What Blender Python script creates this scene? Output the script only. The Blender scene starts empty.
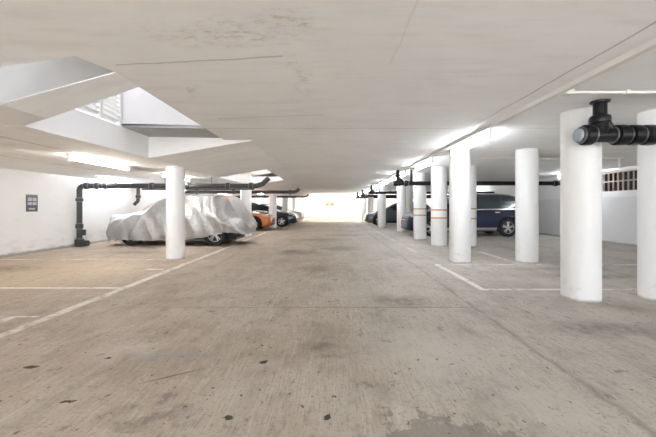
import bpy, bmesh, math, random
from mathutils import Vector, Matrix, noise as mnoise
random.seed(7)
sc = bpy.context.scene
COL = sc.collection
PI = math.pi

# ------------------------------------------------------------------ helpers
def link(o, parent=None):
    COL.objects.link(o)
    if parent: o.parent = parent
    return o

def tag(o, label, cat, group=None):
    o['label'] = label; o['category'] = cat
    if group: o['group'] = group
    return o

def thing(name, label, cat, loc=(0, 0, 0), rz=0, group=None):
    o = bpy.data.objects.new(name, None); link(o)
    o.empty_display_size = .2
    o.location = loc; o.rotation_euler = (0, 0, rz)
    return tag(o, label, cat, group)

def dup(root, loc, rz=None, label=None, group=None):
    r = root.copy(); COL.objects.link(r); r.location = loc
    if rz is not None: r.rotation_euler = (0, 0, rz)
    if label: r['label'] = label
    if group: r['group'] = group
    for ch in list(root.children):
        c = ch.copy(); COL.objects.link(c); c.parent = r
        for g in list(ch.children):
            d = g.copy(); COL.objects.link(d); d.parent = c
    return r

class MB:
    def __init__(self): self.bm = bmesh.new()
    def face(self, pts):
        return self.bm.faces.new([self.bm.verts.new(p) for p in pts])
    def box(self, x0, x1, y0, y1, z0, z1):
        v = [self.bm.verts.new(p) for p in ((x0,y0,z0),(x1,y0,z0),(x1,y1,z0),(x0,y1,z0),(x0,y0,z1),(x1,y0,z1),(x1,y1,z1),(x0,y1,z1))]
        for f in ((3,2,1,0),(4,5,6,7),(0,1,5,4),(1,2,6,5),(2,3,7,6),(3,0,4,7)):
            self.bm.faces.new([v[i] for i in f])
        return self
    def prism(self, bottom, up):
        """bottom: list of 3-D points seen from below; 'up' a height or a vector"""
        u = Vector((0, 0, up)) if not isinstance(up, (tuple, Vector)) else Vector(up)
        b = [self.bm.verts.new(p) for p in bottom]
        t = [self.bm.verts.new(Vector(p) + u) for p in bottom]
        n = len(b)
        self.bm.faces.new(b); self.bm.faces.new(t[::-1])
        for i in range(n):
            self.bm.faces.new([b[i], t[i], t[(i+1) % n], b[(i+1) % n]])
        return self
    def tube(self, pts, r, n=16, caps=True):
        """tube through points, r a number or one per point"""
        pts = [Vector(p) for p in pts]
        rs = r if isinstance(r, (list, tuple)) else [r]*len(pts)
        rings = []; ref = None
        for i, p in enumerate(pts):
            a = pts[i] - pts[i-1] if i > 0 else None
            b = pts[i+1] - pts[i] if i < len(pts)-1 else None
            if a is not None and a.length < 1e-6: a = None
            if b is not None and b.length < 1e-6: b = None
            if a is None and b is None: t = Vector((0,0,1))
            elif a is None: t = b.normalized()
            elif b is None: t = a.normalized()
            else: t = (a.normalized()+b.normalized()).normalized()
            if ref is None:
                ref = Vector((0,0,1)) if abs(t.z) < .9 else Vector((0,1,0))
            u = (ref - t*ref.dot(t))
            if u.length < 1e-4: u = Vector((1,0,0)) - t*t.x
            u.normalize(); w = t.cross(u); ref = u
            rings.append([self.bm.verts.new(p + (u*math.cos(2*PI*k/n) + w*math.sin(2*PI*k/n))*rs[i]) for k in range(n)])
        for i in range(len(rings)-1):
            for k in range(n):
                self.bm.faces.new([rings[i][k], rings[i][(k+1)%n], rings[i+1][(k+1)%n], rings[i+1][k]])
        if caps:
            self.bm.faces.new(rings[0][::-1]); self.bm.faces.new(rings[-1])
        return self
    def lathe(self, prof, axis='z', n=32, origin=(0,0,0), closed=False):
        """prof: list of (radius, h)"""
        o = Vector(origin); rings = []
        for r, h in prof:
            ring = []
            for k in range(n):
                a = 2*PI*k/n
                c, s = r*math.cos(a), r*math.sin(a)
                p = {'z': (c, s, h), 'y': (c, h, s), 'x': (h, c, s)}[axis]
                ring.append(self.bm.verts.new(o+Vector(p)))
            rings.append(ring)
        m = len(rings)
        for i in range(m if closed else m-1):
            for k in range(n):
                self.bm.faces.new([rings[i][k], rings[i][(k+1)%n], rings[(i+1)%m][(k+1)%n], rings[(i+1)%m][k]])
        if not closed:
            self.bm.faces.new(rings[0][::-1]); self.bm.faces.new(rings[-1])
        return self
    def grid(self, P, closed_v=False):
        V = [[self.bm.verts.new(p) for p in row] for row in P]
        for i in range(len(V)-1):
            m = len(V[i])
            for j in range(m if closed_v else m-1):
                self.bm.faces.new([V[i][j], V[i][(j+1)%m], V[i+1][(j+1)%m], V[i+1][j]])
        return V
    def bevel(self, w, seg=2):
        bmesh.ops.bevel(self.bm, geom=list(self.bm.edges), offset=w, segments=seg, affect='EDGES', profile=.5)
        return self
    def build(self, name, mat, parent=None, smooth=False, autos=True):
        bm = self.bm
        bmesh.ops.remove_doubles(bm, verts=bm.verts, dist=1e-5)
        bmesh.ops.recalc_face_normals(bm, faces=bm.faces)
        me = bpy.data.meshes.new(name)
        bm.to_mesh(me); bm.free()
        if mat: me.materials.append(mat)
        if smooth:
            for p in me.polygons: p.use_smooth = True
            if autos:
                try: me.set_sharp_from_angle(angle=math.radians(38))
                except Exception: pass
        o = bpy.data.objects.new(name, me)
        return link(o, parent)

def struct(o):
    o['kind'] = 'structure'; return o

# ------------------------------------------------------------------ materials
class NT:
    def __init__(self, name):
        self.mat = bpy.data.materials.new(name); self.mat.use_nodes = True
        self.t = self.mat.node_tree; self.t.nodes.clear()
        self.out = self.t.nodes.new('ShaderNodeOutputMaterial')
        self.b = self.t.nodes.new('ShaderNodeBsdfPrincipled')
        self.t.links.new(self.b.outputs[0], self.out.inputs[0])
        g = self.t.nodes.new('ShaderNodeNewGeometry'); self.P = g.outputs['Position']
        s = self.t.nodes.new('ShaderNodeSeparateXYZ'); self.t.links.new(self.P, s.inputs[0])
        self.x, self.y, self.z = s.outputs
    def L(self, a, sock):
        if isinstance(a, (int, float)): sock.default_value = a
        elif isinstance(a, (tuple, list)):
            sock.default_value = tuple(a) if len(a) != 3 or sock.type == 'VECTOR' else (*a, 1)
        else: self.t.links.new(a, sock)
    def m(self, op, a, b=None, clamp=False):
        n = self.t.nodes.new('ShaderNodeMath'); n.operation = op; n.use_clamp = clamp
        self.L(a, n.inputs[0])
        if b is not None: self.L(b, n.inputs[1])
        return n.outputs[0]
    def add(self, a, b): return self.m('ADD', a, b)
    def sub(self, a, b): return self.m('SUBTRACT', a, b)
    def mul(self, a, b): return self.m('MULTIPLY', a, b)
    def mx(self, a, b): return self.m('MAXIMUM', a, b)
    def ramp(self, v, a, b, lo=0., hi=1.):
        n = self.t.nodes.new('ShaderNodeMapRange'); n.interpolation_type = 'SMOOTHSTEP'
        self.L(v, n.inputs[0]); n.inputs[1].default_value = a; n.inputs[2].default_value = b
        n.inputs[3].default_value = lo; n.inputs[4].default_value = hi
        return n.outputs[0]
    def vec(self, sx=1, sy=1, sz=1, ox=0, oy=0, oz=0, src=None):
        n = self.t.nodes.new('ShaderNodeMapping'); self.t.links.new(src or self.P, n.inputs[0])
        n.inputs['Location'].default_value = (ox, oy, oz); n.inputs['Scale'].default_value = (sx, sy, sz)
        return n.outputs[0]
    def noise(self, scale, detail=4, rough=.55, v=None, dist=0):
        n = self.t.nodes.new('ShaderNodeTexNoise')
        self.t.links.new(v or self.P, n.inputs['Vector'])
        n.inputs['Scale'].default_value = scale; n.inputs['Detail'].default_value = detail
        n.inputs['Roughness'].default_value = rough; n.inputs['Distortion'].default_value = dist
        return n.outputs[0]
    def mix(self, f, a, b, mode='MIX'):
        n = self.t.nodes.new('ShaderNodeMix'); n.data_type = 'RGBA'; n.blend_type = mode
        self.L(f, n.inputs[0]); self.L(a, n.inputs[6]); self.L(b, n.inputs[7])
        return n.outputs[2]
    def rect(self, x0, x1, y0, y1, s=.012, x=None, y=None):
        x = x or self.x; y = y or self.y
        dx = self.m('ABSOLUTE', self.sub(x, (x0+x1)/2)); dy = self.m('ABSOLUTE', self.sub(y, (y0+y1)/2))
        hx, hy = (x1-x0)/2, (y1-y0)/2
        return self.mul(self.ramp(dx, hx-s, hx+s, 1, 0), self.ramp(dy, hy-s, hy+s, 1, 0))
    def blob(self, cx, cy, rx, ry, x=None, y=None, i=.35, ang=0):
        dx = self.sub(x or self.x, cx); dy = self.sub(y or self.y, cy)
        if ang:
            c, s = math.cos(ang), math.sin(ang)
            dx, dy = self.add(self.mul(dx, c), self.mul(dy, s)), self.sub(self.mul(dy, c), self.mul(dx, s))
        a = self.m('POWER', self.m('DIVIDE', self.m('ABSOLUTE', dx), rx), 2.)
        b = self.m('POWER', self.m('DIVIDE', self.m('ABSOLUTE', dy), ry), 2.)
        return self.ramp(self.m('SQRT', self.add(a, b)), i, 1, 1, 0)
    def bump(self, h, strength=.2, dist=.01):
        n = self.t.nodes.new('ShaderNodeBump'); n.inputs['Strength'].default_value = strength
        n.inputs['Distance'].default_value = dist
        self.t.links.new(h, n.inputs['Height']); self.t.links.new(n.outputs[0], self.b.inputs['Normal'])
    def done(self, col, rough=.6, metal=0, spec=None):
        self.L(col, self.b.inputs['Base Color']); self.L(rough, self.b.inputs['Roughness']); self.L(metal, self.b.inputs['Metallic'])
        if spec is not None: self.b.inputs['Specular IOR Level'].default_value = spec
        return self.mat

def plain(name, col, rough=.5, metal=0, var=.06, scale=6, coat=0, spec=None):
    n = NT(name)
    f = n.noise(scale, 3)
    c = n.mix(f, tuple(x*(1-var) for x in col), tuple(min(1, x*(1+var)) for x in col))
    if coat:
        n.b.inputs['Coat Weight'].default_value = coat; n.b.inputs['Coat Roughness'].default_value = .05
    return n.done(c, rough, metal, spec)

def emit(name, col, s):
    n = NT(name)
    n.b.inputs['Emission Color'].default_value = (*col, 1); n.b.inputs['Emission Strength'].default_value = s
    return n.done((.9, .9, .9), .4)

# ---- concrete floor
def floor_mat():
    n = NT('concrete_floor')
    wob = n.sub(n.noise(1.6, 5, .6), .5); wob2 = n.sub(n.noise(5, 5, .65, n.vec(ox=13)), .5)
    wob3 = n.sub(n.noise(22, 4, .7), .5)
    xw = n.add(n.x, n.mul(wob, .7)); yw = n.add(n.y, n.mul(wob2, .7))
    xs = n.add(n.x, n.mul(wob, .10)); ys = n.add(n.y, n.mul(wob2, .05))
    big = n.noise(.55, 5, .6, n.vec(1, .6, 1, 3, 7))
    mid = n.noise(2.4, 7, .62, n.vec(1, .7, 1))
    fine = n.noise(38, 6, .7)
    # warm tan towards the left bays, grey towards the right ones
    side = n.ramp(n.add(n.x, n.mul(n.sub(big, .5), 5)), -3.4, 2.6)
    tan = n.mix(n.ramp(big, .35, .68), (.425, .34, .26), (.525, .43, .335))
    grey = n.mix(n.ramp(big, .35, .68), (.41, .38, .34), (.53, .50, .455))
    c = n.mix(side, tan, grey)
    c = n.mix(n.mul(n.ramp(mid, .42, .70), .55), c, (.58, .55, .50))
    c = n.mix(n.mul(n.ramp(mid, .50, .28), .60), c, (.26, .225, .185))
    pat = n.noise(9, 6, .7, n.vec(1, .7, 1, 2, 8))
    c = n.mix(n.mul(n.ramp(pat, .52, .70), .45), c, (.24, .205, .17))
    c = n.mix(n.mul(n.ramp(pat, .46, .30), .40), c, (.60, .57, .51))
    tan_bay = n.mul(n.blob(-5.6, 6.0, 3.4, 2.7, xw, yw, .2), n.ramp(n.x, -2.75, -3.1))
    c = n.mix(n.mul(tan_bay, .5), c, (.60, .46, .31))  # warmer, lighter tan over the left bays
    # broom texture along the lane, coarser cross scuffs
    br = n.noise(1, 4, .6, n.vec(75, 5.0, 1)); br2 = n.noise(1, 4, .6, n.vec(30, 2.2, 1, 5, 2))
    rub = n.noise(1, 5, .6, n.vec(3.2, .55, 1, 4, 9))
    c = n.mix(n.mul(n.ramp(br, .50, .68), .45), c, (.24, .21, .18))
    c = n.mix(n.mul(n.ramp(br2, .52, .70), .30), c, (.66, .63, .58))
    c = n.mix(n.mul(n.ramp(rub, .50, .72), .38), c, (.25, .22, .19))
    c = n.mix(n.mul(n.ramp(fine, .52, .68), .55), c, (.18, .155, .13))
    # stains, patches
    st = None
    for (cx, cy, rx, ry) in ((.95, 4.35, .75, .42), (-.3, 6.6, .5, .5), (-.9, 9.0, .9, .8), (.3, 9.8, .8, .9), (-.4, 12.5, 1.3, .9), (.5, 14.5, 1.2, 1),
                             (-6.6, 6.6, 1.6, .55), (2.7, 3.35, 1.1, .35), (3.6, 2.7, .9, .3), (4.6, 5.9, 1.6, .35), (4.4, 6.6, 1.4, .3),
                             (-1.0, 1.93, .42, .10), (-.05, 2.9, .35, .3), (-5.2, 9.0, 1.5, .5)):
        b = n.blob(cx, cy, rx, ry, xw, yw, .1); st = b if st is None else n.mx(st, b)
    c = n.mix(n.mul(n.mul(st, n.ramp(pat, .38, .62, 1, .25)), .75), c, (.17, .145, .12))
    # damp edge at the camera
    damp = n.ramp(n.add(n.blob(.64, 1.62, .74, .48, None, None, 0), n.add(n.mul(n.sub(pat, .5), 1.9), n.mul(wob2, 1.3))), .26, .38)
    c = n.mix(n.mul(damp, .6), c, (.20, .185, .165))
    # whitish patches and a bluish-grey repair
    wh = n.mx(n.blob(-1.75, 2.86, .42, .26, xw, yw, .0), n.mx(n.blob(.85, 2.85, .85, .7, xw, yw, .1), n.blob(1.25, 2.1, .35, .4, xw, yw, .1)))
    c = n.mix(n.mul(wh, .45), c, (.62, .59, .55))
    c = n.mix(n.mul(n.mul(n.rect(-1.78, -1.42, 2.93, 2.995, .02, n.add(n.x, n.mul(wob3, .2)), n.add(n.y, n.mul(wob3, .12))), n.ramp(pat, .5, .6)), .8), c, (.85, .84, .82))
    c = n.mix(n.mul(n.blob(-1.3, 2.74, .55, .14, xw, yw, .2), .5), c, (.30, .30, .31))
    # joint running up the lane and the joint across it
    jt = n.mul(n.rect(1.69, 1.73, -8, 40, .03, n.add(xs, n.mul(wob2, .12))), n.ramp(n.noise(3, 4), .3, .6, .35, 1))
    c = n.mix(n.mul(jt, .70), c, (.20, .195, .19))
    j2 = n.mul(n.mul(n.rect(-3.0, 1.7, 4.055, 4.075, .015, None, n.add(ys, n.mul(wob2, .04))), .75), n.ramp(n.add(n.x, n.mul(wob2, 2)), -2.6, .6, .25, 1))
    j3 = n.mul(n.rect(-9, 9, 12.4, 12.45, .03, None, ys), .4)
    crk = n.mul(n.ramp(n.m('ABSOLUTE', n.sub(n.add(n.x, n.mul(n.noise(1.1, 4, .6, n.vec(ox=31)), 1.4)), .05)), .0, .016, 1, 0), n.rect(-2, 2, 4.1, 6.3, .05))
    c = n.mix(n.mx(n.mx(j2, j3), n.mul(crk, .6)), c, (.13, .11, .095))
    # oil drips, gouges
    sp = None
    for (cx, cy, rx, ry) in ((-.52, 2.63, .035, .03), (-1.62, 2.10, .045, .022), (-2.08, 2.09, .05, .02), (-.58, 1.94, .04, .025), (-.02, 1.94, .03, .02), (-1.77, 2.70, .03, .02), (-2.25, 2.55, .06, .03),
                             (-1.28, 2.43, .012, .012), (-.60, 2.95, .02, .015), (.02, 2.15, .02, .015)):
        b = n.blob(cx, cy, rx*1.0, ry*1.05, n.add(n.x, n.mul(wob3, .08)), n.add(n.y, n.mul(wob3, .08)), .65); sp = b if sp is None else n.mx(sp, b)
    gouge = n.blob(-1.12, 2.42, .30, .02, None, None, .1, .55)
    c = n.mix(n.mul(n.mx(sp, n.mul(gouge, .6)), .95), c, (.03, .026, .022))
    spk = n.ramp(n.noise(20, 3, .55, n.vec(1, .7, 1, 2, 2)), .66, .71)
    c = n.mix(n.mul(spk, .9), c, (.14, .115, .09))
    # painted bay lines, worn
    wear = n.ramp(n.add(n.noise(9, 6, .7), n.mul(n.sub(n.noise(1.2, 3), .5), .5)), .30, .52)
    wear2 = n.ramp(n.add(n.noise(7, 6, .7), n.mul(n.sub(n.noise(.9, 3), .5), .7)), .44, .60)
    ln = n.mx(n.rect(-3.13, -3.01, 0.5, 16, .012, xs), n.rect(-7.8, -3.1, 4.99, 5.09, .012, None, ys))
    ln = n.mx(ln, n.rect(2.16, 2.26, 4.9, 7.15, .012, xs))
    ln = n.mx(ln, n.mx(n.rect(-3.54, -3.2, 6.50, 6.60, .02, xs, ys), n.mx(n.rect(-3.46, -3.2, 3.70, 3.745, .012, n.add(n.x, n.mul(wob3, .1))), n.mx(n.rect(-3.52, -3.42, 3.56, 3.73, .02), n.rect(-3.75, -3.50, 3.56, 3.60, .012)))))
    faint = n.mx(n.rect(-7.8, -3.6, 7.72, 7.83, .015), n.rect(2.2, 9, 7.03, 7.13, .015))
    faint = n.mx(faint, n.mx(n.rect(2.2, 9, 4.90, 4.99, .012), n.rect(3.93, 4.03, 7.1, 9.2, .012)))
    faint = n.mx(faint, n.mx(n.rect(-3.62, -3.3, 6.42, 6.52, .015), n.mx(n.rect(-3.9, -3.45, 3.66, 3.70, .01, xw), n.rect(-3.62, -3.5, 3.52, 3.74, .02, xw))))
    faint = n.mx(faint, n.rect(2.2, 2.3, 9, 33, .015, xs))
    c = n.mix(n.mul(n.mul(ln, wear), .80), c, (.80, .79, .76))
    c = n.mix(n.mul(n.mul(faint, wear2), .75), c, (.78, .77, .74))
    h = n.add(n.mul(br, .5), n.add(n.mul(fine, .6), mid))
    n.bump(h, .35, .012)
    return n.done(c, n.ramp(mid, .3, .7, .55, .82), 0, .35)

def ceiling_mat(name='painted_ceiling', col=(.89, .892, .902)):
    n = NT(name)
    big = n.noise(.5, 5, .6); mid = n.noise(3, 6, .65, n.vec(1, 1, 1, 4)); stre = n.noise(1.2, 6, .6, n.vec(1, 5, 1))
    wob = n.sub(n.noise(2.2, 5, .6), .5)
    xw = n.add(n.x, n.mul(wob, .5)); yw = n.add(n.y, n.mul(n.sub(mid, .5), .5))
    xs = n.add(n.x, n.mul(wob, .06)); ys = n.add(n.y, n.mul(wob, .08))
    c = n.mix(n.ramp(big, .35, .65), tuple(a*.94 for a in col), col)
    c = n.mix(n.mul(n.ramp(stre, .46, .72), .20), c, (.55, .52, .47))
    c = n.mix(n.mul(n.ramp(mid, .58, .75), .25), c, (.80, .79, .77))
    st = n.mx(n.blob(-.75, 2.45, 1.0, .28, xw, yw, .05), n.mx(n.blob(-1.45, 3.75, .10, .45, xw, yw, .1, .35), n.blob(-.28, 3.3, .12, .9, xw, yw, .1)))
    st = n.mx(st, n.mx(n.blob(-.45, 2.62, .5, .06, xw, n.add(n.y, n.mul(wob, .2)), .1), n.blob(-.32, 2.25, .3, .25, xw, yw, .1)))
    c = n.mix(n.mul(n.mul(st, n.ramp(n.noise(9, 8, .75, n.vec(1, 2.2, 1)), .46, .66)), .55), c, (.48, .39, .30))
    c = n.mix(n.mul(n.mul(st, n.ramp(n.noise(5, 7, .75, n.vec(1, 5, 1, 7)), .56, .66)), .45), c, (.30, .24, .18))
    jl = n.mx(n.rect(-2.0, 9.2, 5.392, 5.408, .010, None, ys), n.mul(n.rect(2.19, 2.21, .5, 31, .012, xs), .8))
    jl = n.mx(jl, n.mul(n.rect(-1.6, -.1, 4.58, 4.60, .012, None, n.add(ys, n.mul(n.x, .15))), .7))
    jl = n.mx(jl, n.mul(n.rect(-1.9, -.4, 2.76, 2.78, .012, None, n.add(ys, n.mul(n.x, .12))), .7))
    jl = n.mx(jl, n.mul(n.rect(.52, .53, 2.0, 3.0, .01, xs), .25))
    low = n.mx(n.rect(-4.34, -4.30, 3, 31, .015), n.mul(n.rect(-5.93, -5.86, 3, 31, .03, xs), n.ramp(mid, .40, .6)))
    c = n.mix(n.mul(jl, .75), c, (.30, .26, .22))
    c = n.mix(n.mul(low, .6), c, (.30, .23, .17))
    n.bump(n.add(mid, n.mul(n.noise(40, 4), .3)), .12, .01)
    return n.done(c, .75, 0, .25)

def wall_mat(name, col=(.82, .82, .83), dado=None):
    n = NT(name)
    big = n.noise(.8, 5); mid = n.noise(5, 6, .65); scuff = n.noise(2, 6, .7, n.vec(1, 1, 3.5))
    c = n.mix(n.ramp(big, .3, .7), tuple(a*.95 for a in col), col)
    low = n.mul(n.ramp(n.add(n.z, n.mul(n.sub(mid, .5), .5)), .05, .75, 1, 0), n.ramp(scuff, .46, .62))
    c = n.mix(n.mul(low, .28), c, (.45, .43, .42))
    c = n.mix(n.mul(n.ramp(scuff, .60, .72), .15), c, (.5, .48, .46))
    if dado:
        c = n.mix(n.ramp(n.add(n.z, n.mul(n.sub(mid, .5), .04)), dado-.01, dado+.01, .8, 0), c, (.71, .71, .735))
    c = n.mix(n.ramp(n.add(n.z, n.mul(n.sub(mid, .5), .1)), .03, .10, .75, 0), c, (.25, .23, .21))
    n.bump(n.add(mid, n.mul(n.noise(60, 3), .4)), .15, .01)
    return n.done(c, .65, 0, .3)

def column_mat(name, col=(.80, .80, .81)):
    n = NT(name)
    v = n.noise(1.5, 5, .6, n.vec(3, 3, .5)); mid = n.noise(9, 6, .65)
    c = n.mix(n.ramp(v, .35, .65), tuple(a*.955 for a in col), col)
    low = n.mul(n.ramp(n.z, .05, .85, 1, 0), n.ramp(mid, .54, .72))
    c = n.mix(n.mul(low, .40), c, (.42, .40, .38))
    c = n.mix(n.ramp(n.add(n.z, n.mul(n.sub(mid, .5), .08)), .0, .045, .8, 0), c, (.32, .29, .26))
    n.bump(n.add(v, n.mul(mid, .3)), .12, .01)
    return n.done(c, .5, 0, .35)

M = {}
M['floor'] = floor_mat()
M['ceiling'] = ceiling_mat()
M['soffit'] = ceiling_mat('painted_soffit', (.89, .892, .902))
M['beam'] = wall_mat('painted_beam', (.84, .84, .84))
M['upstand'] = plain('grey_concrete', (.42, .43, .445), .8, 0, .1, 3)
M['wall'] = wall_mat('white_wall')
M['wall_d'] = wall_mat('white_wall_grey_dado', (.82, .82, .84), 1.52)
M['wall_far'] = wall_mat('cream_wall', (.82, .79, .75))
M['col'] = column_mat('white_column_paint')
M['pipe'] = plain('black_cast_iron', (.007, .0075, .009), .30, .0, .2, 8, 0, .35)
M['pipe_grey'] = plain('dark_grey_pipe', (.05, .052, .058), .45, .0, .2, 8)
M['steel'] = plain('steel_band', (.22, .22, .23), .35, .8)
M['capgrey'] = plain('grey_cap', (.30, .36, .42), .5)
M['white'] = plain('white_enamel', (.82, .82, .80), .35, 0, .03)
M['conduit'] = plain('white_conduit_paint', (.72, .71, .69), .5, 0, .04)
M['slat'] = plain('white_louvre', (.80, .80, .79), .5, 0, .04)
M['rust'] = plain('rusty_bars', (.48, .40, .35), .8, 0, .35, 14)
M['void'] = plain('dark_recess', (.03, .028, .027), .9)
M['orange'] = plain('orange_band', (.62, .27, .10), .6)
M['ochre'] = plain('ochre_band', (.42, .29, .14), .7)
M['red'] = plain('red_sign', (.62, .20, .14), .5)
M['signdark'] = plain('charcoal_sign', (.10, .11, .14), .5)
M['signpale'] = plain('pale_sign', (.50, .52, .57), .5)
M['tube_n'] = emit('fluorescent_tube', (.92, .965, 1.0), 16.5)
M['tube_w'] = emit('warm_fluorescent_tube', (1, .955, .88), 17)
M['tube_far_added'] = emit('far_added_tube', (1, .955, .90), 60)
M['tube_d'] = emit('dim_fluorescent_tube', (.93, .96, 1.0), 9)
M['tyre'] = plain('tyre_rubber', (.018, .018, .019), .8, 0, .2)
M['alloy'] = plain('alloy_rim', (.62, .63, .65), .28, .9)
M['blackpl'] = plain('black_plastic', (.02, .02, .022), .45)
M['glass'] = plain('tinted_glass', (.03, .042, .045), .05, 0, .1, spec=.8)
M['lens'] = plain('headlight_lens', (.55, .57, .60), .12, .3, .1, 20, coat=1)
M['tail'] = plain('tail_lens', (.35, .02, .02), .15, 0, .1, coat=1)
M['chrome'] = plain('chrome_strip', (.72, .73, .75), .15, 1)
M['p_blue'] = plain('navy_paint', (.004, .010, .042), .3, .05, .05, coat=.4)
M['p_orange'] = plain('orange_paint', (.62, .17, .025), .3, .15, .05, coat=1)
M['p_dark'] = plain('graphite_paint', (.055, .068, .09), .25, .3, .05, coat=1)
M['p_silver'] = plain('silver_paint', (.50, .52, .54), .3, .6, .05, coat=1)
M['p_grey'] = plain('slate_paint', (.085, .105, .13), .28, .4, .05, coat=1)
M['p_cov'] = plain('dark_body', (.03, .03, .033), .5)

# ------------------------------------------------------------------ setting
XL, XR, YB, YF = -7.8, 9.2, -8.0, 39.0
H = 2.45; HL = 2.12; YE = 31.0
struct(MB().box(XL-.3, XR+.3, YB, YF+.3, -.2, 0).build('floor', M['floor']))

struct(MB().box(XL-12, XR+12, YB-22, YB, -.2, -.005).build('floor_bounce_apron', plain('pale_bounce_apron', (.62, .61, .58), .8, 0, .08, 2)))  # unseen, added to bounce sunlight up onto the ceiling
c = MB()
T = .35
# main slab: lane and right bays
c.prism([(-2, YB, H), (-2, 6.4, H), (-1.5, 6.4, H), (-1.5, YE, H), (XR, YE, H), (XR, YB, H)], T)
# near left, flat, ends at the dropped stair soffit
c.prism([(XL, YB, H), (XL, 3.04, H), (-2.96, 3.04, H), (-2.12, 2.83, H), (-2.0, 3.15, H), (-2, YB, H)], T)
struct(c.build('ceiling', M['ceiling']))
s = MB()
# dropped soffit of the left bays
s.prism([(XL, 3.05, HL), (XL, 3.86, HL), (-3.5, 3.86, HL), (-2.95, 3.54, HL), (-2.96, 3.05, HL)], .33)
s.prism([(XL, 3.86, HL), (XL, YE, HL), (-3.45, YE, HL), (-3.45, 6.4, HL), (-3.5, 3.86, HL)], .33)
# sloping transitions between the columns and the lane
s.prism([(-3.45, 6.4, HL), (-3.45, 10.5, HL), (-1.5, 10.5, H), (-1.5, 6.4, H)], .4)
s.prism([(-2.0, 10.5, H-.085), (-2.0, 14.65, H-.085), (-1.5, 14.65, H), (-1.5, 10.5, H)], .4)
s.prism([(-3.45, 14.65, HL), (-3.45, YE, HL), (-1.5, YE, H), (-1.5, 14.65, H)], .4)
struct(s.build('ceiling_left', M['soffit']))
# the stair underside that dives to the left, its grey front face
st = MB()
st.prism([(-2.96, 3.045, HL), (-2.95, 3.54, HL), (-2.0, 3.54, H), (-2.0, 3.155, H)], .33)
struct(st.build('ceiling_slope', M['ceiling']))
g = MB()
q0, q1, q2, q3 = (-2.96, 3.04, H+.001), (-2.12, 2.82, H+.001), (-2.0, 3.15, H+.001), (-2.965, 3.035, HL)
q4, q5 = (XL, 4.2, HL), (XL, 4.2, H+.001)
q4, q5 = (XL, 3.035, HL), (XL, 3.035, H+.001)
vv = [g.bm.verts.new(p) for p in (q0, q1, q2, q3, q4, q5)]
g.bm.faces.new((vv[0], vv[1], vv[3])); g.bm.faces.new((vv[1], vv[2], vv[3])); g.bm.faces.new((vv[5], vv[0], vv[3], vv[4]))
struct(g.build('trim_soffit', M['upstand'], None, True, False))
# light well 1: side beam, far beam, ledge, white walls above, added roof and areaway
b = MB()
b.prism([(-3.47, 3.83, HL-.004), (-3.42, 6.38, HL-.004), (-3.65, 6.38, HL-.004), (-3.7, 3.86, HL-.004)], .404)
b.prism([(-3.42, 6.375, HL-.004), (-1.48, 6.375, H-.004), (-1.9, 6.375, 2.515), (-3.42, 6.375, 2.515)], (0, .3, 0))
struct(b.build('trim_beam', M['beam']))
l = MB()
l.prism([(-3.45, 5.6, 2.52), (-3.45, 6.42, 2.52), (-1.98, 6.42, 2.49), (-1.98, 5.6, 2.49)], .05)
struct(l.build('trim_ledge', M['upstand']))
w = MB()
w.box(-3.6, -1.9, 5.6, 5.75, 2.54, 4.3)
w.box(-2.0, -1.85, 3.4, 5.6, H+.35, 4.3)
w.box(-3.7, -1.9, 3.3, 3.45, 2.78, 4.3)
w.box(-3.95, -1.85, 3.3, 5.75, 4.3, 4.45)  # unseen roof, added to keep most sky light out of the well
w.box(-4.5, -4.35, 3.3, 5.75, HL+.34, 4.3)  # areaway walls from here on, added behind the louvre to cut the sky
w.box(-4.35, -3.6, 5.6, 5.75, HL+.34, 4.3)
w.box(-4.35, -3.7, 3.3, 3.45, HL+.34, 4.3)
struct(w.build('wall_lightwell', M['wall']))
# light well 2
w = MB()
w.box(-3.6, -1.9, 14.65, 14.8, 2.52, 3.6)
w.box(-2.0, -1.85, 10.5, 14.65, 2.77, 3.6)
w.box(-3.6, -1.9, 10.35, 10.5, 2.77, 3.6)
w.box(-3.6, -1.85, 10.35, 14.8, 3.6, 3.7)  # unseen roof added to shut the sky out
w.box(-3.62, -3.47, 10.5, 14.65, HL+.34, 3.2)  # side wall added to dim this well
struct(w.build('wall_lightwell_far', M['wall_far']))

struct(MB().box(XL-.25, XL, YB, YF, 0, 4.2).build('wall_left', M['wall']))
r = MB()
GY0, GY1, GZ0, GZ1 = 9.2, 11.75, 1.72, 2.36
r.box(XR, XR+.25, YB, YF, 0, GZ0); r.box(XR, XR+.25, YB, GY0, GZ0, 4.2); r.box(XR, XR+.25, GY1, YF, GZ0, 4.2); r.box(XR, XR+.25, GY0, GY1, GZ1, 4.2)
struct(r.build('wall_right', M['wall_d']))
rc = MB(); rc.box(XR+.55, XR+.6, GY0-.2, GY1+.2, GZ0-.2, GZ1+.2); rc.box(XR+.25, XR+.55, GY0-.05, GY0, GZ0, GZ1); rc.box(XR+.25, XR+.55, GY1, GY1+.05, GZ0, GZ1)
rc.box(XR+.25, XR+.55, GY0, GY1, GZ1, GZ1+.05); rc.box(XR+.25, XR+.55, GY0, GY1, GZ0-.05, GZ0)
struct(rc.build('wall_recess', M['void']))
struct(MB().box(XL-.25, XR+.25, YE-.2, YF+.25, 4.6, 4.8).build('ceiling_far_skyblock', M['wall_far']))  # unseen roof added to hold sky and sun off the far end
struct(MB().box(XL, XR, YE-.02, YE, H+T, 4.6).build('wall_over', M['wall_far']))
struct(MB().box(XL-.25, XR+.25, YF, YF+.25, 0, 4.6).build('wall_back', M['wall_far']))

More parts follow.
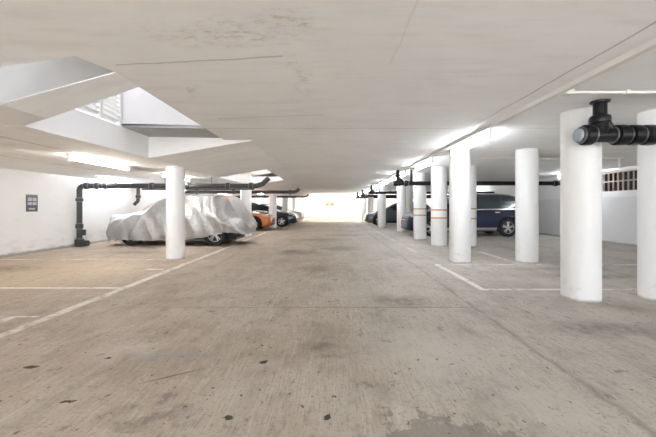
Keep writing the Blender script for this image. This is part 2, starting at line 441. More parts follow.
# ---- louvred vent of the light well
lv = thing('louvre_vent', 'white slatted louvre vent high in the ceiling opening at the left', 'vent', (-3.47, 3.9, 2.53))
fr = MB(); fr.box(-.03, .03, 0, .05, 0, 1.5); fr.box(-.03, .03, 1.64, 1.69, 0, 1.5); fr.box(-.03, .03, 0, 1.69, 1.46, 1.5)
fr.build('frame', M['slat'], lv)
MB().box(-.03, .045, 1.15, 1.20, 0, 1.47).build('mullion', M['slat'], lv)
z = .03
while z < 1.44:
    MB().prism([(.03, .05, z+.05), (.03, 1.64, z+.05), (-.06, 1.64, z), (-.06, .05, z)], .010).build('slat', M['slat'], lv)
    z += .072

# ------------------------------------------------------------------ columns
def column(x, y, r, top, label, bands=None):
    t = thing('column', label, 'column', (x, y, 0), 0, 'round white concrete columns')
    m = MB(); m.lathe([(r, 0), (r, top)], 'z', 48)
    m.build('shaft', M['col'], t, True)
    for bz in (bands or ()):
        mm = MB(); mm.lathe([(r-.01, bz[0]-.022), (r+.004, bz[0]-.02), (r+.004, bz[0]+.02), (r-.01, bz[0]+.022)], 'z', 48)
        mm.build('band', bz[1], t, True)
    return t
R = .222
O, OC = M['orange'], M['ochre']
column(3.288, 4.48, R, H, 'large round white column nearest the camera, behind the black pipe tee')
column(4.305, 4.45, R, H, 'round white column cut by the right edge of the photo')
column(2.82, 7.44, R, H, 'round white column at the end of the white bay line on the right')
column(4.285, 7.44, R, H, 'round white column covering the rear end of the navy suv')
column(3.35, 10.55, .24, H, 'round white column with two bright orange bands, on the lane side', ((1.11, O), (.865, O)))
column(4.22, 10.42, R, H, 'round white orange-banded column half hidden behind a plain one', ((1.15, OC), (.85, OC)))
column(3.3, 12.62, .235, H, 'round white column with two dull ochre bands in front of the navy suv', ((1.13, OC), (.90, OC)))
column(3.42, 16.5, R, H, 'round white column covering the windscreen of the slate grey hatchback')
column(4.25, 18.6, R, H, 'round white column just right of the slate grey hatchback cabin column')
column(2.93, 19.65, .235, H, 'round white column in front of the slate grey hatchback bonnet')
column(3.0, 25.6, R, H, 'round white column behind the nose of the slate grey hatchback')
column(4.3, 30.2, R, H, 'distant round white column deepest in the right bays')
column(2.95, 30.4, R, H, 'distant round white column at the lane edge, last on the right')
column(-3.62, 7.92, .205, HL, 'round white column in front of the car under the silver cover')
column(-3.45, 13.8, .22, HL, 'round white column rising behind the tail of the covered car')
column(-3.36, 19.6, .22, HL, 'round white column between the orange car and the graphite saloon')
column(-3.45, 25.6, .22, HL, 'round white column beyond the graphite saloon bonnet')
column(-3.4, 30.5, .22, HL, 'distant round white column, last one on the left of the lane')

# ------------------------------------------------------------------ tube lights
def lamp_proto(name, label, group, tubemat, loc, drop=.15):
    """runs along local y, 1.75 long, hangs below z = 0"""
    t = thing(name, label, 'light', loc, 0, group)
    MB().box(-.027, .027, -.9, .9, -.05, -.001).bevel(.006, 1).build('housing', M['white'], t)
    for sgn in (-1, 1):
        MB().box(-.02, .02, sgn*.86-.02, sgn*.86+.02, -drop-.015, -.05).bevel(.004, 1).build('lamp_holder', M['white'], t)
    MB().tube([(0, -.84, -drop), (0, .84, -drop)], .019, 12).build('tube', tubemat, t, True)
    return t
ORD = ['first', 'second', 'third', 'fourth', 'fifth', 'sixth', 'seventh', 'eighth', 'ninth', 'tenth']
LG = 'fluorescent tube lights on the ceiling'
def row(x, z, ys, words, proto):
    k = 0
    for y in ys:
        if y < 2.5:  # unseen lamps, added for more light from behind
            lab = 'added unseen white tube light on the ceiling behind the camera'
        else:
            lab = 'white tube light, %s from the camera %s' % (ORD[k], words); k += 1
        if proto[0] is None:
            proto[0] = lamp_proto('tube_light', lab, LG, proto[1], (x, y, z), proto[2])
        else:
            dup(proto[0], (x, y, z), 0, lab, LG)
pn, pw, pd = [None, M['tube_n'], .15], [None, M['tube_w'], .085], [None, M['tube_d'], .10]
row(2.545, H, (-5.0, -1.6, 6.3, 9.4, 12.5, 15.9, 19.5, 23.2, 27.0, 30.0), 'along the right lane edge', pn)
row(8.6, H, (-2.0, 12.0, 21, 27), 'over the right bays', pn)
row(-4.5, HL, (-.5, 6.7, 9.9, 14.3, 17.9, 21.5, 26.4, 29.4), 'over the left bays near the columns', pw)
row(-6.85, HL, (10.8, 15.2, 21.5, 27), 'over the left bays near the wall', pd)
hall = None  # unseen tubes added to brighten the far wall
for xx in (-5.5, -2.2, 1.0, 4.2, 7.2):
    for yy in (33.2, 36.2):
        if hall is None:
            hall = lamp_proto('tube_light', 'added tube light, out of sight above the lane end, brightening the far wall', 'added unseen tube lights at the lane end', M['tube_far_added'], (xx, yy, 4.6))
            hall.rotation_euler = (0, 0, PI/2)
        else:
            dup(hall, (xx, yy, 4.6))
t = dup(pd[0], (XL, 12.1, 1.77), 0, 'white tube light fixed to the left wall beside the black standpipe', LG)
t.rotation_euler = (0, math.radians(-90), 0)

# ------------------------------------------------------------------ conduits
t = thing('electrical_conduit', 'long white conduit running along the ceiling above the right lane edge', 'conduit', (2.42, 0, H-.028))
MB().box(-.03, .03, -6, 30.9, -.022, .028).build('trunking', M['conduit'], t)
MB().tube([(.06, -6, .008), (.06, 30.9, .008)], .014, 8).build('tube', M['conduit'], t, True)
t = thing('electrical_conduit', 'thin white conduit branching to the right across the ceiling over the nearest columns', 'conduit', (2.42, 3.64, H-.022))
MB().tube([(.14, 0, 0), (6.75, 0, 0)], .016, 10).build('tube', M['conduit'], t, True)
MB().box(.06, .16, -.05, .05, -.03, .022).bevel(.006, 1).build('junction_box', M['conduit'], t)
for xx in (.75, 2.2, 3.8, 5.4):
    MB().box(xx-.02, xx+.02, -.025, .025, -.02, .022).build('clip', M['conduit'], t)
t = thing('electrical_conduit', 'white conduit dropping in a step below the ceiling in front of the rusty barred opening', 'conduit', (7.3, 8.6, 2.43))
MB().tube([(-3.5, 0, 0), (.10, 0, 0)], .018, 8).build('tube', M['conduit'], t, True)
MB().tube([(0, 0, 0), (0, 0, -.27)], .018, 8).build('drop', M['conduit'], t, True)
MB().tube([(-.7, .4, -.40), (1.75, -1.2, -.10)], .022, 8).build('rail', M['conduit'], t, True)

# ------------------------------------------------------------------ drain pipes
def coupling(p, ax, parent, r, w=.11, mat=None):
    m = MB(); x, y, zz = p
    prof = [(r*1.02, -w/2), (r*1.34, -w/2+.012), (r*1.38, 0), (r*1.34, w/2-.012), (r*1.02, w/2)]
    m.lathe(prof, ax, 20, p)
    o = m.build('coupling', mat or M['pipe'], parent, True)
    for s_ in (-1, 1):
        q = list(p); q['xyz'.index(ax)] += s_*w*.62
        mm = MB(); mm.lathe([(r*1.03, -.008), (r*1.12, -.008), (r*1.12, .008), (r*1.03, .008)], ax, 20, q)
        mm.build('clamp_band', M['steel'], o, True)
    return o
def arc(c_, r, a0, a1, n=7, plane='xz'):
    out = []
    for i in range(n):
        a = a0+(a1-a0)*i/(n-1)
        out.append((c_[0]+r*math.cos(a), c_[1], c_[2]+r*math.sin(a)) if plane == 'xz' else (c_[0], c_[1]+r*math.cos(a), c_[2]+r*math.sin(a)))
    return out

# run over the nearest columns: parts local to the tee
r = .078
t = thing('drain_pipe', 'thick glossy black drain pipe with tee in front of the nearest columns', 'pipe', (3.18, 4.02, 2.05))
MB().tube([(-.24, 0, 0), (5.95, 0, 0)], r, 24).build('pipe', M['pipe'], t, True)
m = MB(); m.tube([(-.02, 0, 0), (0, 0, .10), (.0, 0, .17)], [r*1.25, r*1.12, r*1.05], 20); m.tube([(.17, 0, .03), (.06, 0, .17)], r*.55, 16); m.tube([(-.14, 0, 0), (.20, 0, 0)], r*1.1, 20)
m.build('tee', M['pipe'], t, True)
MB().tube([(0, 0, .05), (0, 0, .40)], r*.9, 20).build('riser', M['pipe'], t, True)
m = MB(); m.lathe([(r*.95, .372), (r*1.25, .38), (r*1.3, .40), (.6*r, .40)], 'z', 28); m.build('ceiling_flange', M['pipe'], t, True)
m = MB(); m.lathe([(r*1.04, .13), (r*1.36, .15), (r*1.42, .18), (r*1.36, .215), (r*1.04, .235)], 'z', 20); m.build('collar', M['pipe'], t, True)
m = MB(); m.lathe([(r*.9, -.275), (r*.98, -.27), (r*.98, -.24), (r*.5, -.24)], 'x', 20); m.build('end_cap', M['capgrey'], t, True)
for xx, cw in ((-.155, .11), (.235, .14), (.40, .13), (.57, .14), (2.2, .14), (3.9, .14)):
    coupling((xx, 0, 0), 'x', t, r*1.14, cw)
MB().box(1.6, 1.64, -.02, .02, .07, .40).build('hanger', M['steel'], t)

def right_run(y, x0, label, xs=()):
    t = thing('drain_pipe', label, 'pipe', (x0, y, 2.0), 0, 'black drain pipes across the ceiling')
    r = .072
    MB().tube([(0, 0, 0), (9.1-x0, 0, 0)], r, 20).build('pipe', M['pipe'], t, True)
    m = MB(); m.tube([(.02, 0, .0), (.02, 0, .45)], r*.85, 18); m.tube([(.22, 0, 0), (.04, 0, .2)], r*.7, 16); m.lathe([(r*.9, .20), (r*1.2, .22), (r*1.2, .28), (r*.9, .30)], 'z', 18, (.02, 0, 0))
    m.build('wye', M['pipe'], t, True)
    MB().tube([(-.12, 0, 0), (.1, 0, 0)], [r*1.2, r*1.25], 18).build('end_cap', M['pipe'], t, True)
    for xx in xs:
        coupling((xx, 0, 0), 'x', t, r, .12)
    MB().tube([(.47, 0, 0), (.47, 0, .45)], r*.5, 14).build('riser', M['pipe'], t, True)
    for xx in (2.0, 4.4, 5.6):
        MB().box(xx-.015, xx+.015, -.015, .015, .05, .45).build('hanger', M['steel'], t)
    return t
right_run(11.5, 2.24, 'black drain pipe crossing behind the orange-banded column, with capped lane end', (.3, 1.45, 5.35))
right_run(19.0, 2.25, 'dark drain pipe above the slate grey hatchback', (.3, 1.4))
right_run(24.4, 2.25, 'distant dark drain pipe behind the one over the slate hatchback', (.3,))
right_run(29.0, 2.25, 'farthest dark drain pipe end hanging over the right of the lane', (.3,))

# left standpipe and long run
r = .075
t = thing('drain_pipe', 'dark grey drain standpipe at left wall turning into a long overhead run', 'pipe', (-7.62, 10.3, 0))
G = M['pipe_grey']
MB().tube([(0, 0, 0), (0, 0, 1.66)]+[(.14-.14*math.cos(a), 0, 1.70+.14*math.sin(a)) for a in (.0, .4, .8, 1.2, PI/2)]+[(5.35, 0, 1.84), (5.55, 0, 1.90), (5.74, 0, 2.08)], r, 20).build('pipe', G, t, True)
coupling((0, 0, .62), 'z', t, r, .14, G); coupling((0, 0, 1.42), 'z', t, r, .10, G); coupling((0, 0, .12), 'z', t, r*1.2, .22, G)
for xx in (.22, .55, .8, 2.2, 3.3, 4.5, 5.2): coupling((xx, 0, 1.84), 'x', t, r, .11, G)
m = MB(); m.box(-.02, .17, -.06, .06, .34, .52).bevel(.015, 1); m.build('valve', G, t)
m = MB(); m.tube([(.05, 0, .10), (.26, 0, .10)], .09, 16); m.build('branch', G, t, True)
m = MB(); m.tube([(1.78, 0, 1.84), (1.78, 0, 1.46), (1.77, 0, 1.38), (1.66, 0, 1.27)], r*.66, 16); m.build('trap', G, t, True)
coupling((1.78, 0, 1.52), 'z', t, r*.7, .09, G)
MB().tube([(1.9, .0, 1.74), (5.3, 0, 1.74)], .022, 8).build('tracer_pipe', G, t, True)
for xx in (1.1, 2.6, 4.0): MB().box(xx-.012, xx+.012, -.012, .012, 1.9, 2.12).build('hanger', M['steel'], t)

def left_run(y, x1, label):
    t = thing('drain_pipe', label, 'pipe', (XL+.05, y, 1.93))
    L_ = x1-XL-.05
    MB().tube([(0, 0, 0), (L_-.3, 0, 0), (L_-.12, 0, .05), (L_, 0, .17)], .078, 18).build('pipe', G, t, True)
    for xx in (1.2, 3.0, L_-.45): coupling((xx, 0, 0), 'x', t, .078, .11, G)
    for xx in (1.6, 3.6): MB().box(xx-.012, xx+.012, -.012, .012, .05, .19).build('hanger', M['steel'], t)
left_run(16.6, -1.55, 'dark grey overhead drain pipe above the orange car')
left_run(24.3, -1.6, 'distant dark grey overhead drain pipe beyond the graphite saloon')

# ------------------------------------------------------------------ barred opening, signs
t = thing('barred_grille', 'rusty barred opening high in the right wall', 'grille', (XR-.02, GY0, GZ0))
n_ = 14
for i in range(n_):
    yy = .05+i*(GY1-GY0-.1)/(n_-1)
    MB().box(.04, .09, yy-.008, yy+.008, 0, GZ1-GZ0).build('bar', M['rust'], t)
for zz in (.31, .60): MB().box(.02, .06, 0, GY1-GY0, zz-.015, zz+.02).build('rail', M['rust'], t)

t = thing('notice_sign', 'small charcoal notice sign with pale panels on the left wall', 'sign', (XL, 8.86, 1.10))
MB().box(0, .012, -.17, .17, -.02, .42).build('board', M['signdark'], t)
for (y0, y1, z0, z1) in ((-.13, -.01, .25, .345), (.01, .13, .25, .345), (-.13, -.01, .15, .225), (.01, .13, .15, .225), (-.10, .08, .035, .075)):
    MB().box(.012, .016, y0, y1, z0, z1).build('panel', M['signpale'], t)
MB().box(.012, .015, -.165, .165, .365, .41).build('header', plain('mid_sign', (.22, .23, .27), .5), t)

for i, (xx, lab) in enumerate(((-.45, 'left one of two small red signs on the far wall'), (.12, 'right one of two small red signs on the far wall'))):
    t = thing('wall_sign', lab, 'sign', (xx, YF, 1.33), 0, 'red signs on the far wall')
    MB().box(-.21, .21, -.03, 0, 0, .56).build('board', M['red'], t)
    MB().box(-.16, .16, -.036, -.03, .30, .50).build('panel', plain('sign_panel', (.75, .45, .36), .5), t)
t = thing('wall_lamp', 'small grey arched lamp high on the far wall beside the red signs', 'light', (.75, YF, 1.95))
MB().tube([(0, 0, 0), (0, -.12, .10), (.05, -.3, .13), (.1, -.42, .06)], .03, 10).build('arm', M['pipe_grey'], t, True)
m = MB(); m.lathe([(.03, .08), (.16, 0), (.02, 0)], 'z', 16, (.1, -.42, .0)); m.build('shade', M['pipe_grey'], t, True)
t = MB(); t.tube([(0, 0, 0), (0, 0, 1.95)], .045, 12)
o = t.build('downpipe', plain('pale_grey_pipe', (.5, .5, .5), .5), None, True); o.location = (2.15, YF-.06, 0)
tag(o, 'thin pale grey downpipe standing against the far wall', 'pipe')

# ------------------------------------------------------------------ cars
def cr(keys, x):
    """Catmull-Rom-ish (monotone) interpolation of rows keyed by row[0]"""
    if x <= keys[0][0]: return list(keys[0][1:])
    if x >= keys[-1][0]: return list(keys[-1][1:])
    for i in range(len(keys)-1):
        if keys[i][0] <= x <= keys[i+1][0]: break
    h = keys[i+1][0]-keys[i][0]; t = (x-keys[i][0])/h
    out = []
    for k in range(1, len(keys[0])):
        d = (keys[i+1][k]-keys[i][k])/h
        dl = (keys[i][k]-keys[i-1][k])/(keys[i][0]-keys[i-1][0]) if i > 0 else d
        dr = (keys[i+2][k]-keys[i+1][k])/(keys[i+2][0]-keys[i+1][0]) if i+2 < len(keys) else d
        m0 = 0 if dl*d <= 0 else 2*dl*d/(dl+d)
        m1 = 0 if dr*d <= 0 else 2*dr*d/(dr+d)
        if i == 0: m0 = d
        if i+2 >= len(keys): m1 = d
        a, b2 = keys[i][k], keys[i+1][k]
        out.append((2*t**3-3*t*t+1)*a+(t**3-2*t*t+t)*h*m0+(-2*t**3+3*t*t)*b2+(t**3-t*t)*h*m1)
    return out

SPEC = {
 'suv': dict(body=[(0,.58,.36,.60,.64),(.05,.74,.25,.74,.78),(.20,.86,.22,.87,.91),(.6,.915,.20,.96,1.0),(1.2,.94,.20,1.02,1.06),(1.6,.94,.20,1.03,1.07),(3.4,.94,.20,1.07,1.09),(4.2,.915,.22,1.09,1.11),(4.5,.87,.28,1.07,1.09),(4.62,.80,.36,.98,1.0),(4.66,.70,.44,.88,.90)],
             gh=[(1.15,.80,1.0,.76,1.04),(1.6,.84,1.02,.70,1.36),(1.98,.86,1.02,.66,1.60),(2.5,.87,1.03,.66,1.69),(3.4,.87,1.05,.655,1.68),(4.0,.85,1.06,.63,1.62),(4.3,.82,1.06,.62,1.45),(4.55,.76,1.05,.64,1.10)],
             L=4.66, wind=(1.24, 1.92), rear=(4.06, 4.46), side=((1.62, 2.48), (2.58, 3.42), (3.52, 4.12)), pill=(2.48, 3.42), fa=.86, ra=3.68, wr=.36),
 'hatch': dict(body=[(0,.58,.34,.54,.57),(.05,.74,.24,.64,.67),(.20,.84,.20,.75,.78),(.6,.885,.18,.83,.87),(1.2,.91,.17,.90,.94),(1.6,.91,.17,.92,.95),(3.3,.91,.17,.95,.97),(3.9,.89,.20,.98,1.0),(4.2,.84,.26,.96,.98),(4.34,.77,.36,.88,.90),(4.38,.68,.42,.78,.80)],
             gh=[(1.08,.76,.88,.72,.92),(1.6,.81,.91,.68,1.18),(2.1,.83,.92,.63,1.39),(2.6,.84,.93,.62,1.46),(3.3,.84,.94,.61,1.44),(3.8,.81,.95,.59,1.34),(4.05,.78,.95,.60,1.16),(4.25,.72,.94,.62,.98)],
             L=4.38, wind=(1.18, 2.02), rear=(3.78, 4.16), side=((1.55, 2.42), (2.52, 3.30), (3.38, 3.86)), pill=(2.42, 3.3), fa=.84, ra=3.50, wr=.325),
}
def body_ring(r):
    w, zb, zl, zt = r; d = zl-zb
    half = [(0, zb), (.80*w, zb), (.94*w, zb+.07), (.995*w, zb+.33*d), (w, zb+.55*d), (.985*w, zb+.78*d), (.955*w, zl-.03), (.90*w, zl), (.60*w, zl+(zt-zl)*.8), (.3*w, zt), (0, zt)]
    return half
def gh_ring(r):
    wb, z0, wr, zt = r; d = zt-z0
    return [(wb, z0), (wb+(wr-wb)*.30+.010, z0+d*.33), (wb+(wr-wb)*.62+.012, z0+d*.66), (wr+.012, z0+d*.90), (wr*.93, zt-.02*min(1, d*3)), (wr*.5, zt), (0, zt+.008)]

def surf(spec, which, x, q, sgn=1):
    """point at station x, ring parameter q (0..n-1), side sgn"""
    ring = (body_ring if which == 'body' else gh_ring)(cr(spec[which], x))
    q = max(0, min(len(ring)-1.0001, q)); i = int(q); f = q-i
    return Vector((x, sgn*(ring[i][0]*(1-f)+ring[i+1][0]*f), ring[i][1]*(1-f)+ring[i+1][1]*f))

def patch(spec, which, x0, x1, q0, q1, sgn, name, mat, parent, off=.006, nx=12, nq=6, cross=False):
    m = MB(); P = []
    c0 = Vector(((x0+x1)/2, 0, .7))
    xs_ = [x0+(x1-x0)*i/nx for i in range(nx+1)]
    for x in xs_:
        rowp = []
        if cross:      # from +q over the centre line to the other side
            qs = [(q0+(q1-q0)*j/nq, 1) for j in range(nq+1)]+[(q1-(q1-q0)*j/nq, -1) for j in range(1, nq+1)]
        else:
            qs = [(q0+(q1-q0)*j/nq, sgn) for j in range(nq+1)]
        for q, s_ in qs:
            e = .01
            p = surf(spec, which, x, q, s_)
            du = surf(spec, which, x+e, q, s_)-surf(spec, which, x-e, q, s_)
            dv = surf(spec, which, x, q+.05, s_)-surf(spec, which, x, q-.05, s_)
            n_ = du.cross(dv)
            if n_.length > 1e-9: n_.normalize()
            if n_.dot(p-c0) < 0: n_ = -n_
            rowp.append(p+n_*off)
        P.append(rowp)
    m.grid(P)
    o = m.build(name, mat, parent, True, False)
    return o

def wheel(parent, x, y, r, sgn, spokes=5):
    w = .11
    m = MB()
    m.lathe([(r*.66, -w), (r*.92, -w), (r*.985, -w*.75), (r, -w*.4), (r, w*.4), (r*.985, w*.75), (r*.92, w), (r*.66, w)], 'y', 36, (0, 0, 0), True)
    wo = m.build('wheel', M['tyre'], parent, True); wo.location = (x, y, r)
    m = MB(); f = sgn*w*.82
    m.lathe([(r*.70, f-.02*sgn), (r*.70, f), (r*.64, f), (r*.62, f-.05*sgn)], 'y', 36, (0, 0, 0), True)
    m.lathe([(r*.15, f-.05*sgn), (r*.15, f-.005*sgn), (r*.05, f)], 'y', 16)
    for k in range(spokes):
        for dd in (-.16, .16):
            a = 2*PI*k/spokes+.3
            p0 = Vector((math.cos(a+dd*1.5), 0, math.sin(a+dd*1.5)))*r*.12; p1 = Vector((math.cos(a+dd), 0, math.sin(a+dd)))*r*.66
            p0.y = p1.y = f-.015*sgn
            m.tube([p0, p1], [.026, .02], 6)
    m.build('rim', M['alloy'], wo, True)
    m = MB(); m.lathe([(r*.66, -.03), (r*.66, .03)], 'y', 28)
    m.build('brake_disc', M['blackpl'], wo, True)
    return wo

def apply_bool(o, cutter):
    md = o.modifiers.new('cut', 'BOOLEAN'); md.object = cutter; md.operation = 'DIFFERENCE'; md.solver = 'EXACT'
    try: md.material_mode = 'TRANSFER'
    except Exception: pass
    dg = bpy.context.evaluated_depsgraph_get(); dg.update()
    me = bpy.data.meshes.new_from_object(o.evaluated_get(dg), depsgraph=dg)
    o.modifiers.clear(); old = o.data; o.data = me; me.name = old.name

def car(name, label, cat, kind, paint, loc, rz, sx=1., sy=1., sz=1., chrome=False, rails=False, bare=False):
    S = SPEC[kind]
    spec = dict(S)
    spec['body'] = [(a*sx, b*sy, c_*1., d*sz, e*sz) for a, b, c_, d, e in S['body']]
    spec['gh'] = [(a*sx, b*sy, c_*sz, d*sy, e*sz) for a, b, c_, d, e in S['gh']]
    L_ = S['L']*sx; fa, ra, wr = S['fa']*sx, S['ra']*sx, S['wr']*(sz if sz > 1 else 1)
    t = thing(name, label, cat, loc, rz)
    m = MB(); P = []; N = 64
    for i in range(N+1):
        u = i/N; u = u*u*(3-2*u)*.5+u*.5
        x = L_*u
        h = body_ring(cr(spec['body'], x))
        ring = [Vector((x, a, b)) for a, b in h]+[Vector((x, -a, b)) for a, b in h[-2:0:-1]]
        P.append(ring)
    V = m.grid(P, True)
    m.bm.faces.new(V[0][::-1]); m.bm.faces.new(V[-1])
    bo = m.build('body', paint, t, True)
    bo.data.materials.append(M['blackpl'])
    W = max(a[1] for a in spec['body'])
    cm = MB()
    for ax in (fa, ra):
        for s_ in (-1, 1):
            cm.lathe([(wr+.055, s_*(W-.30)), (wr+.055, s_*(W+.2))], 'y', 36, (ax, 0, wr+.01))
    co = cm.build('cutter', M['blackpl'])
    co.location = loc; co.rotation_euler = (0, 0, rz)
    bpy.context.view_layer.update()
    apply_bool(bo, co)
    bpy.data.objects.remove(co)
    # cabin
    m = MB(); P = []; gx0, gx1 = spec['gh'][0][0], spec['gh'][-1][0]
    for i in range(49):
        x = gx0+(gx1-gx0)*i/48
        h = gh_ring(cr(spec['gh'], x))
        P.append([Vector((x, a, b)) for a, b in h]+[Vector((x, -a, b)) for a, b in h[-2::-1]])
    V = m.grid(P); m.bm.faces.new(V[0]); m.bm.faces.new(V[-1])
    m.build('cabin', paint, t, True)
    for ax in (fa, ra):
        for s_ in (-1, 1):
            wheel(t, ax, s_*(W-.125), wr, s_)
    if bare:
        MB().box(.3, L_-.3, -.55, .55, .16, .30).build('underbody', M['blackpl'], t)
        return t
    k = lambda v: v*sx
    patch(spec, 'gh', k(S['wind'][0]), k(S['wind'][1]), 4.0, 6, 1, 'windscreen', M['glass'], t, .006, 10, 6, True)
    patch(spec, 'gh', k(S['rear'][0]), k(S['rear'][1]), 4.0, 6, 1, 'rear_window', M['glass'], t, .006, 10, 6, True)
    for s_ in (-1, 1):
        for (a, b) in S['side']:
            patch(spec, 'gh', k(a), k(b), .25, 2.75, s_, 'side_window', M['glass'], t, .006, 10, 6)
        x0, x1 = k(S['side'][0][0])-.12, k(S['side'][-1][1])+.05
        patch(spec, 'gh', x0, x1, .04, .22, s_, 'belt_strip', M['chrome'] if chrome else M['blackpl'], t, .009, 16, 2)
        patch(spec, 'body', k(.12), k(.44), 5.5, 6.7, s_, 'headlight', M['lens'], t, .008, 8, 4)
        patch(spec, 'body', L_-.42, L_-.05, 5.0, 7.2, s_, 'tail_light', M['tail'], t, .008, 8, 4)
        patch(spec, 'body', fa+wr+.10, ra-wr-.10, 1.9, 2.45, s_, 'sill', M['alloy'] if rails else M['blackpl'], t, .012, 8, 2)
        for hx in S['pill']:
            patch(spec, 'body', k(hx)-.26, k(hx)-.06, 5.35, 5.6, s_, 'door_handle', M['chrome'] if chrome else paint, t, .03, 4, 2)
            patch(spec, 'body', k(hx), k(hx)+.014, 2.6, 6.8, s_, 'door_gap', M['blackpl'], t, .003, 1, 8)
        # arch lining
        for ax in (fa, ra):
            m = MB(); pts = []
            for j in range(15):
                a = PI*j/14*1.12-.06*PI
                pts.append((ax+(wr+.075)*math.cos(a), s_*(W*.985), wr+.01+(wr+.075)*math.sin(a)))
            m.tube(pts, .028, 8); m.build('arch_trim', M['blackpl'] if not chrome else paint, t, True)
        # mirror
        p = surf(spec, 'gh', k(S['side'][0][0])+.05, .4, s_)
        m = MB()
        bmesh.ops.create_uvsphere(m.bm, u_segments=14, v_segments=8, radius=1, matrix=Matrix.Translation(p+Vector((0, s_*.14, .04))) @ Matrix.Diagonal((.07, .12, .075, 1)))
        m.tube([p, p+Vector((0, s_*.10, .02))], .025, 8)
        m.build('mirror', paint, t, True)
        if rails:
            rp = [surf(spec, 'gh', k(x), 3.6, s_)+Vector((0, 0, .05)) for x in (2.15, 2.3, 2.8, 3.3, 3.8, 3.95)]
            rp[0].z -= .05; rp[-1].z -= .05
            m = MB(); m.tube(rp, .018, 8); m.build('roof_rail', M['chrome'], t, True)
    # nose: grille, intake, plate recess
    zg = spec['body'][1]
    m = MB(); m.prism([(-.012, -.40, zg[3]-.20), (-.012, .40, zg[3]-.20), (.02, .46, zg[3]-.03), (.02, -.46, zg[3]-.03)], (.12, 0, 0)); m.build('grille', M['blackpl'], t)
    MB().box(-.02, -.008, -.36, .36, zg[3]-.115, zg[3]-.095).build('grille_bar', M['chrome'], t)
    m = MB(); m.box(-.005, .25, -.56, .56, .27, .36).bevel(.02, 2); m.build('bumper_intake', M['blackpl'], t, True)
    m = MB(); m.box(L_-.2, L_+.01, -.6, .6, .30, .44).bevel(.03, 2); m.build('rear_bumper_trim', M['blackpl'], t, True)
    return t

car('car', 'navy blue suv with chrome trim parked behind the right columns', 'car', 'suv', M['p_blue'], (3.12, 14.58, 0), 0, 1.09, 1.0, 1.03, True, True)
car('car', 'slate grey hatchback nosing out from between the distant right columns', 'car', 'hatch', M['p_grey'], (2.2, 22.45, 0), 0, 1.03, 1.0, 1.06)
car('car', 'bright orange hatchback parked beyond the covered car', 'car', 'hatch', M['p_orange'], (-3.05, 17.95, 0), PI, 1.0, 1.0, 1.03)
car('car', 'graphite saloon with alloy wheel parked beyond the orange car', 'car', 'hatch', M['p_dark'], (-2.1, 21.35, 0), PI, 1.04, 1.0, 1.02, True)
car('car', 'silver car showing only its nose beyond the graphite saloon', 'car', 'hatch', M['p_silver'], (-2.2, 27.4, 0), PI, 1.0, 1.0, 1.02)
car('car', 'dark car hidden under the silver cover, only wheels and sills showing', 'car', 'suv', M['p_cov'], (-6.99, 11.33, 0), 0, .92, .88, .82, bare=True)

# ------------------------------------------------------------------ silver car cover
def cover_mat():
    n = NT('silver_cover_cloth')
    f = n.noise(9, 6, .65, n.vec(1, 1, .6), 1.2)
    g_ = n.noise(2.2, 4)
    c = n.mix(n.ramp(f, .35, .7), (.44, .445, .455), (.53, .535, .545))
    c = n.mix(n.mul(n.ramp(g_, .55, .72), .15), c, (.55, .55, .54))
    n.bump(n.add(n.mul(f, .35), n.mul(n.noise(4, 3, .5, n.vec(1, 1, 1, 3), 1.8), 1.4)), .35, .035)
    return n.done(c, .36, .6, .5)
M['cover'] = cover_mat()
M['pink'] = plain('faded_pink_patch', (.62, .42, .40), .6, .1, .1, 10)
CK0 = [ # x, hem z, hem half width, belt half width, belt z, roof half width, top z
 (0.00, .24, .48, .52, .52, .40, .66),
 (.05, .17, .66, .70, .62, .54, .82),
 (.18, .13, .80, .85, .70, .62, .92),
 (.45, .17, .88, .92, .76, .64, .99),
 (1.00, .19, .92, .97, .86, .66, 1.08),
 (1.35, .15, .92, .98, .92, .66, 1.16),
 (1.90, .17, .92, .98, .98, .64, 1.38),
 (2.45, .20, .90, .96, 1.02, .62, 1.54),
 (3.00, .20, .90, .96, 1.03, .63, 1.585),
 (3.60, .30, .90, .96, 1.03, .62, 1.585),
 (4.15, .42, .89, .95, 1.00, .58, 1.555),
 (4.38, .40, .86, .92, .96, .55, 1.42),
 (4.62, .36, .80, .88, .90, .50, 1.16),
 (4.86, .34, .72, .80, .78, .44, .90),
 (4.98, .34, .62, .68, .66, .36, .72),
 (5.03, .36, .45, .50, .56, .28, .60)]
CK = [((.46+.7579*a[0]) if a[0] < 1.9 else (a[0] if a[0] < 4.2 else a[0]-(a[0]-4.15)*.2),)+a[1:6]+(a[6]+(.04 if a[0] < .3 else (-.04 if a[0] < 1.4 else 0)),) for a in CK0]
def cover_ring(x, q):
    hz, hw, bw, bz, rw, tz = cr(CK, x)
    pts = [(hw, hz), (hw+(bw-hw)*.6, hz+(bz-hz)*.35), (bw, hz+(bz-hz)*.72), (bw*.97, bz), (bw+(rw-bw)*.40, bz+(tz-bz)*.38), (rw+.05, tz-(tz-bz)*.20), (rw*.86, tz-.03), (rw*.45, tz), (0, tz+.012)]
    n_ = len(pts)-1; s_ = 1 if q <= .5 else -1
    u = (q*2 if q <= .5 else (1-q)*2)*n_; i = min(n_-1, int(u)); f = u-i
    # smooth blend
    def P(k): k = max(0, min(n_, k)); return Vector((pts[k][0], pts[k][1]))
    a0, a1, a2, a3 = P(i-1), P(i), P(i+1), P(i+2)
    p = .5*((2*a1)+(a2-a0)*f+(2*a0-5*a1+4*a2-a3)*f*f+(3*a1-a0-3*a2+a3)*f**3)
    return Vector((x, s_*p.x, p.y)), u/n_
cv = thing('car_cover', 'crumpled silver cloth cover draped over the parked car at the left', 'car cover', (-7.45, 11.33, 0))
m = MB(); P = []; NX, NQ = 190, 120
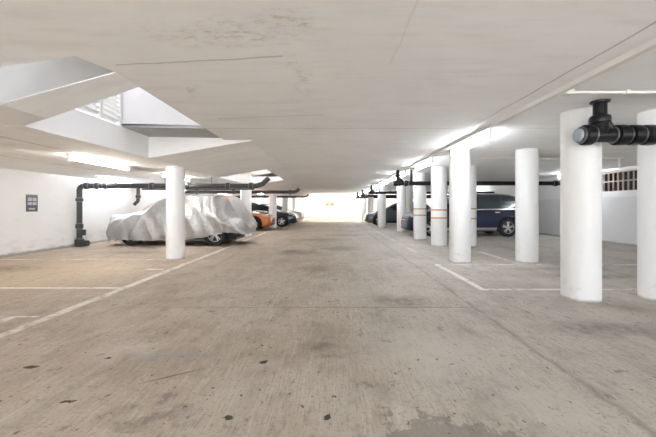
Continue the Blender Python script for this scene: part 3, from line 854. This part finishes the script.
for i in range(NX+1):
    u = i/NX; x = .46+4.394*(u*.6+.4*u*u*(3-2*u)); rowp = []
    for j in range(NQ+1):
        p, h = cover_ring(x, j/NQ)
        side = 1 if j <= NQ/2 else -1
        drape = (1-h)
        # tension folds sweeping down and back, plus hanging ripples near the hem
        v1 = mnoise.noise(Vector((x*1.5-h*2.6*(1 if x < 2.4 else -1), h*1.2+side*7, 3.1)))
        ridge = (1-abs(v1)*2.2)
        v2 = mnoise.noise(Vector((x*4.2+h*3.0, h*2.0, 9.+side*3)))
        v3 = mnoise.noise(Vector((x*9., h*5., 1.7+side*5)))
        d = .065*max(0, ridge)**2*(.4+drape)*.9*min(1, h*5+.4) + .030*v2*(.35+drape*1.0) + .008*v3
        d *= .35+.65*min(1, (1-h)*5)
        cen = Vector((x, 0, p.z*.55+.35))
        nrm = Vector(((x-2.5)*.12, p.y, (p.z-.75)*1.1*h)).normalized()
        p = p+nrm*(d-.008)
        if h < .25: p.z += (.25-h)/.25*(.05*mnoise.noise(Vector((x*2.1, side*4., 5.)))+.02*mnoise.noise(Vector((x*7, side*2., 8.))))
        rowp.append(p)
    P.append(rowp)
V = m.grid(P); m.bm.faces.new(V[0][::-1]); m.bm.faces.new(V[-1])
clo = m.build('cloth', M['cover'], cv, True, False)
def cover_patch(x0, x1, q0, q1, name):
    """lies on the folded cloth itself, a few millimetres proud of it"""
    ii = [k for k in range(NX+1) if x0 <= P[k][0].x <= x1]; jj = [k for k in range(NQ+1) if q0 <= k/NQ <= q1]
    mm = MB(); G_ = []
    for a in ii:
        rr = []
        for b2 in jj:
            nrm = (P[a+1][b2]-P[a-1][b2]).cross(P[a][b2+1]-P[a][b2-1]).normalized()
            if nrm.dot(P[a][b2]-Vector((P[a][b2].x, 0, .6))) < 0: nrm = -nrm
            rr.append(P[a][b2]+nrm*.008)
        G_.append(rr)
    mm.grid(G_)
    o = mm.build(name, M['pink'], cv, True, False)
    o['label'] = 'faded pink patch'
cover_patch(1.55, 1.90, .66, .74, 'mirror_pocket')
cover_patch(4.02, 4.24, .58, .70, 'corner_patch')

# ------------------------------------------------------------------ sky, camera, view
wd = bpy.data.worlds.new('World'); sc.world = wd; wd.use_nodes = True
bg = wd.node_tree.nodes['Background']
bg.inputs[0].default_value = (.90, .955, 1.0, 1); bg.inputs[1].default_value = 1.4

sun = bpy.data.lights.new('Sun', 'SUN'); sun.energy = 13; sun.color = (.97, .97, 1.0); sun.angle = .02
so = bpy.data.objects.new('sun', sun); COL.objects.link(so); so.rotation_euler = (math.radians(-14), math.radians(8), 0)
cam = bpy.data.cameras.new('Camera'); co = bpy.data.objects.new('Camera', cam); COL.objects.link(co)
co.location = (0, 0, 1.2); co.rotation_euler = (PI/2, 0, 0)
cam.sensor_width = 36; cam.lens = 340/656*36
cam.shift_x = -3/656; cam.shift_y = -11.5/656
cam.clip_start = .05; cam.clip_end = 200
sc.camera = co
vs = sc.view_settings
vs.view_transform = 'Standard'; vs.look = 'None'; vs.gamma = 1; vs.exposure = 2.26
vs.use_curve_mapping = False
sc.cycles.max_bounces = 16; sc.cycles.diffuse_bounces = 14
sc.cycles.sample_clamp_indirect = 8
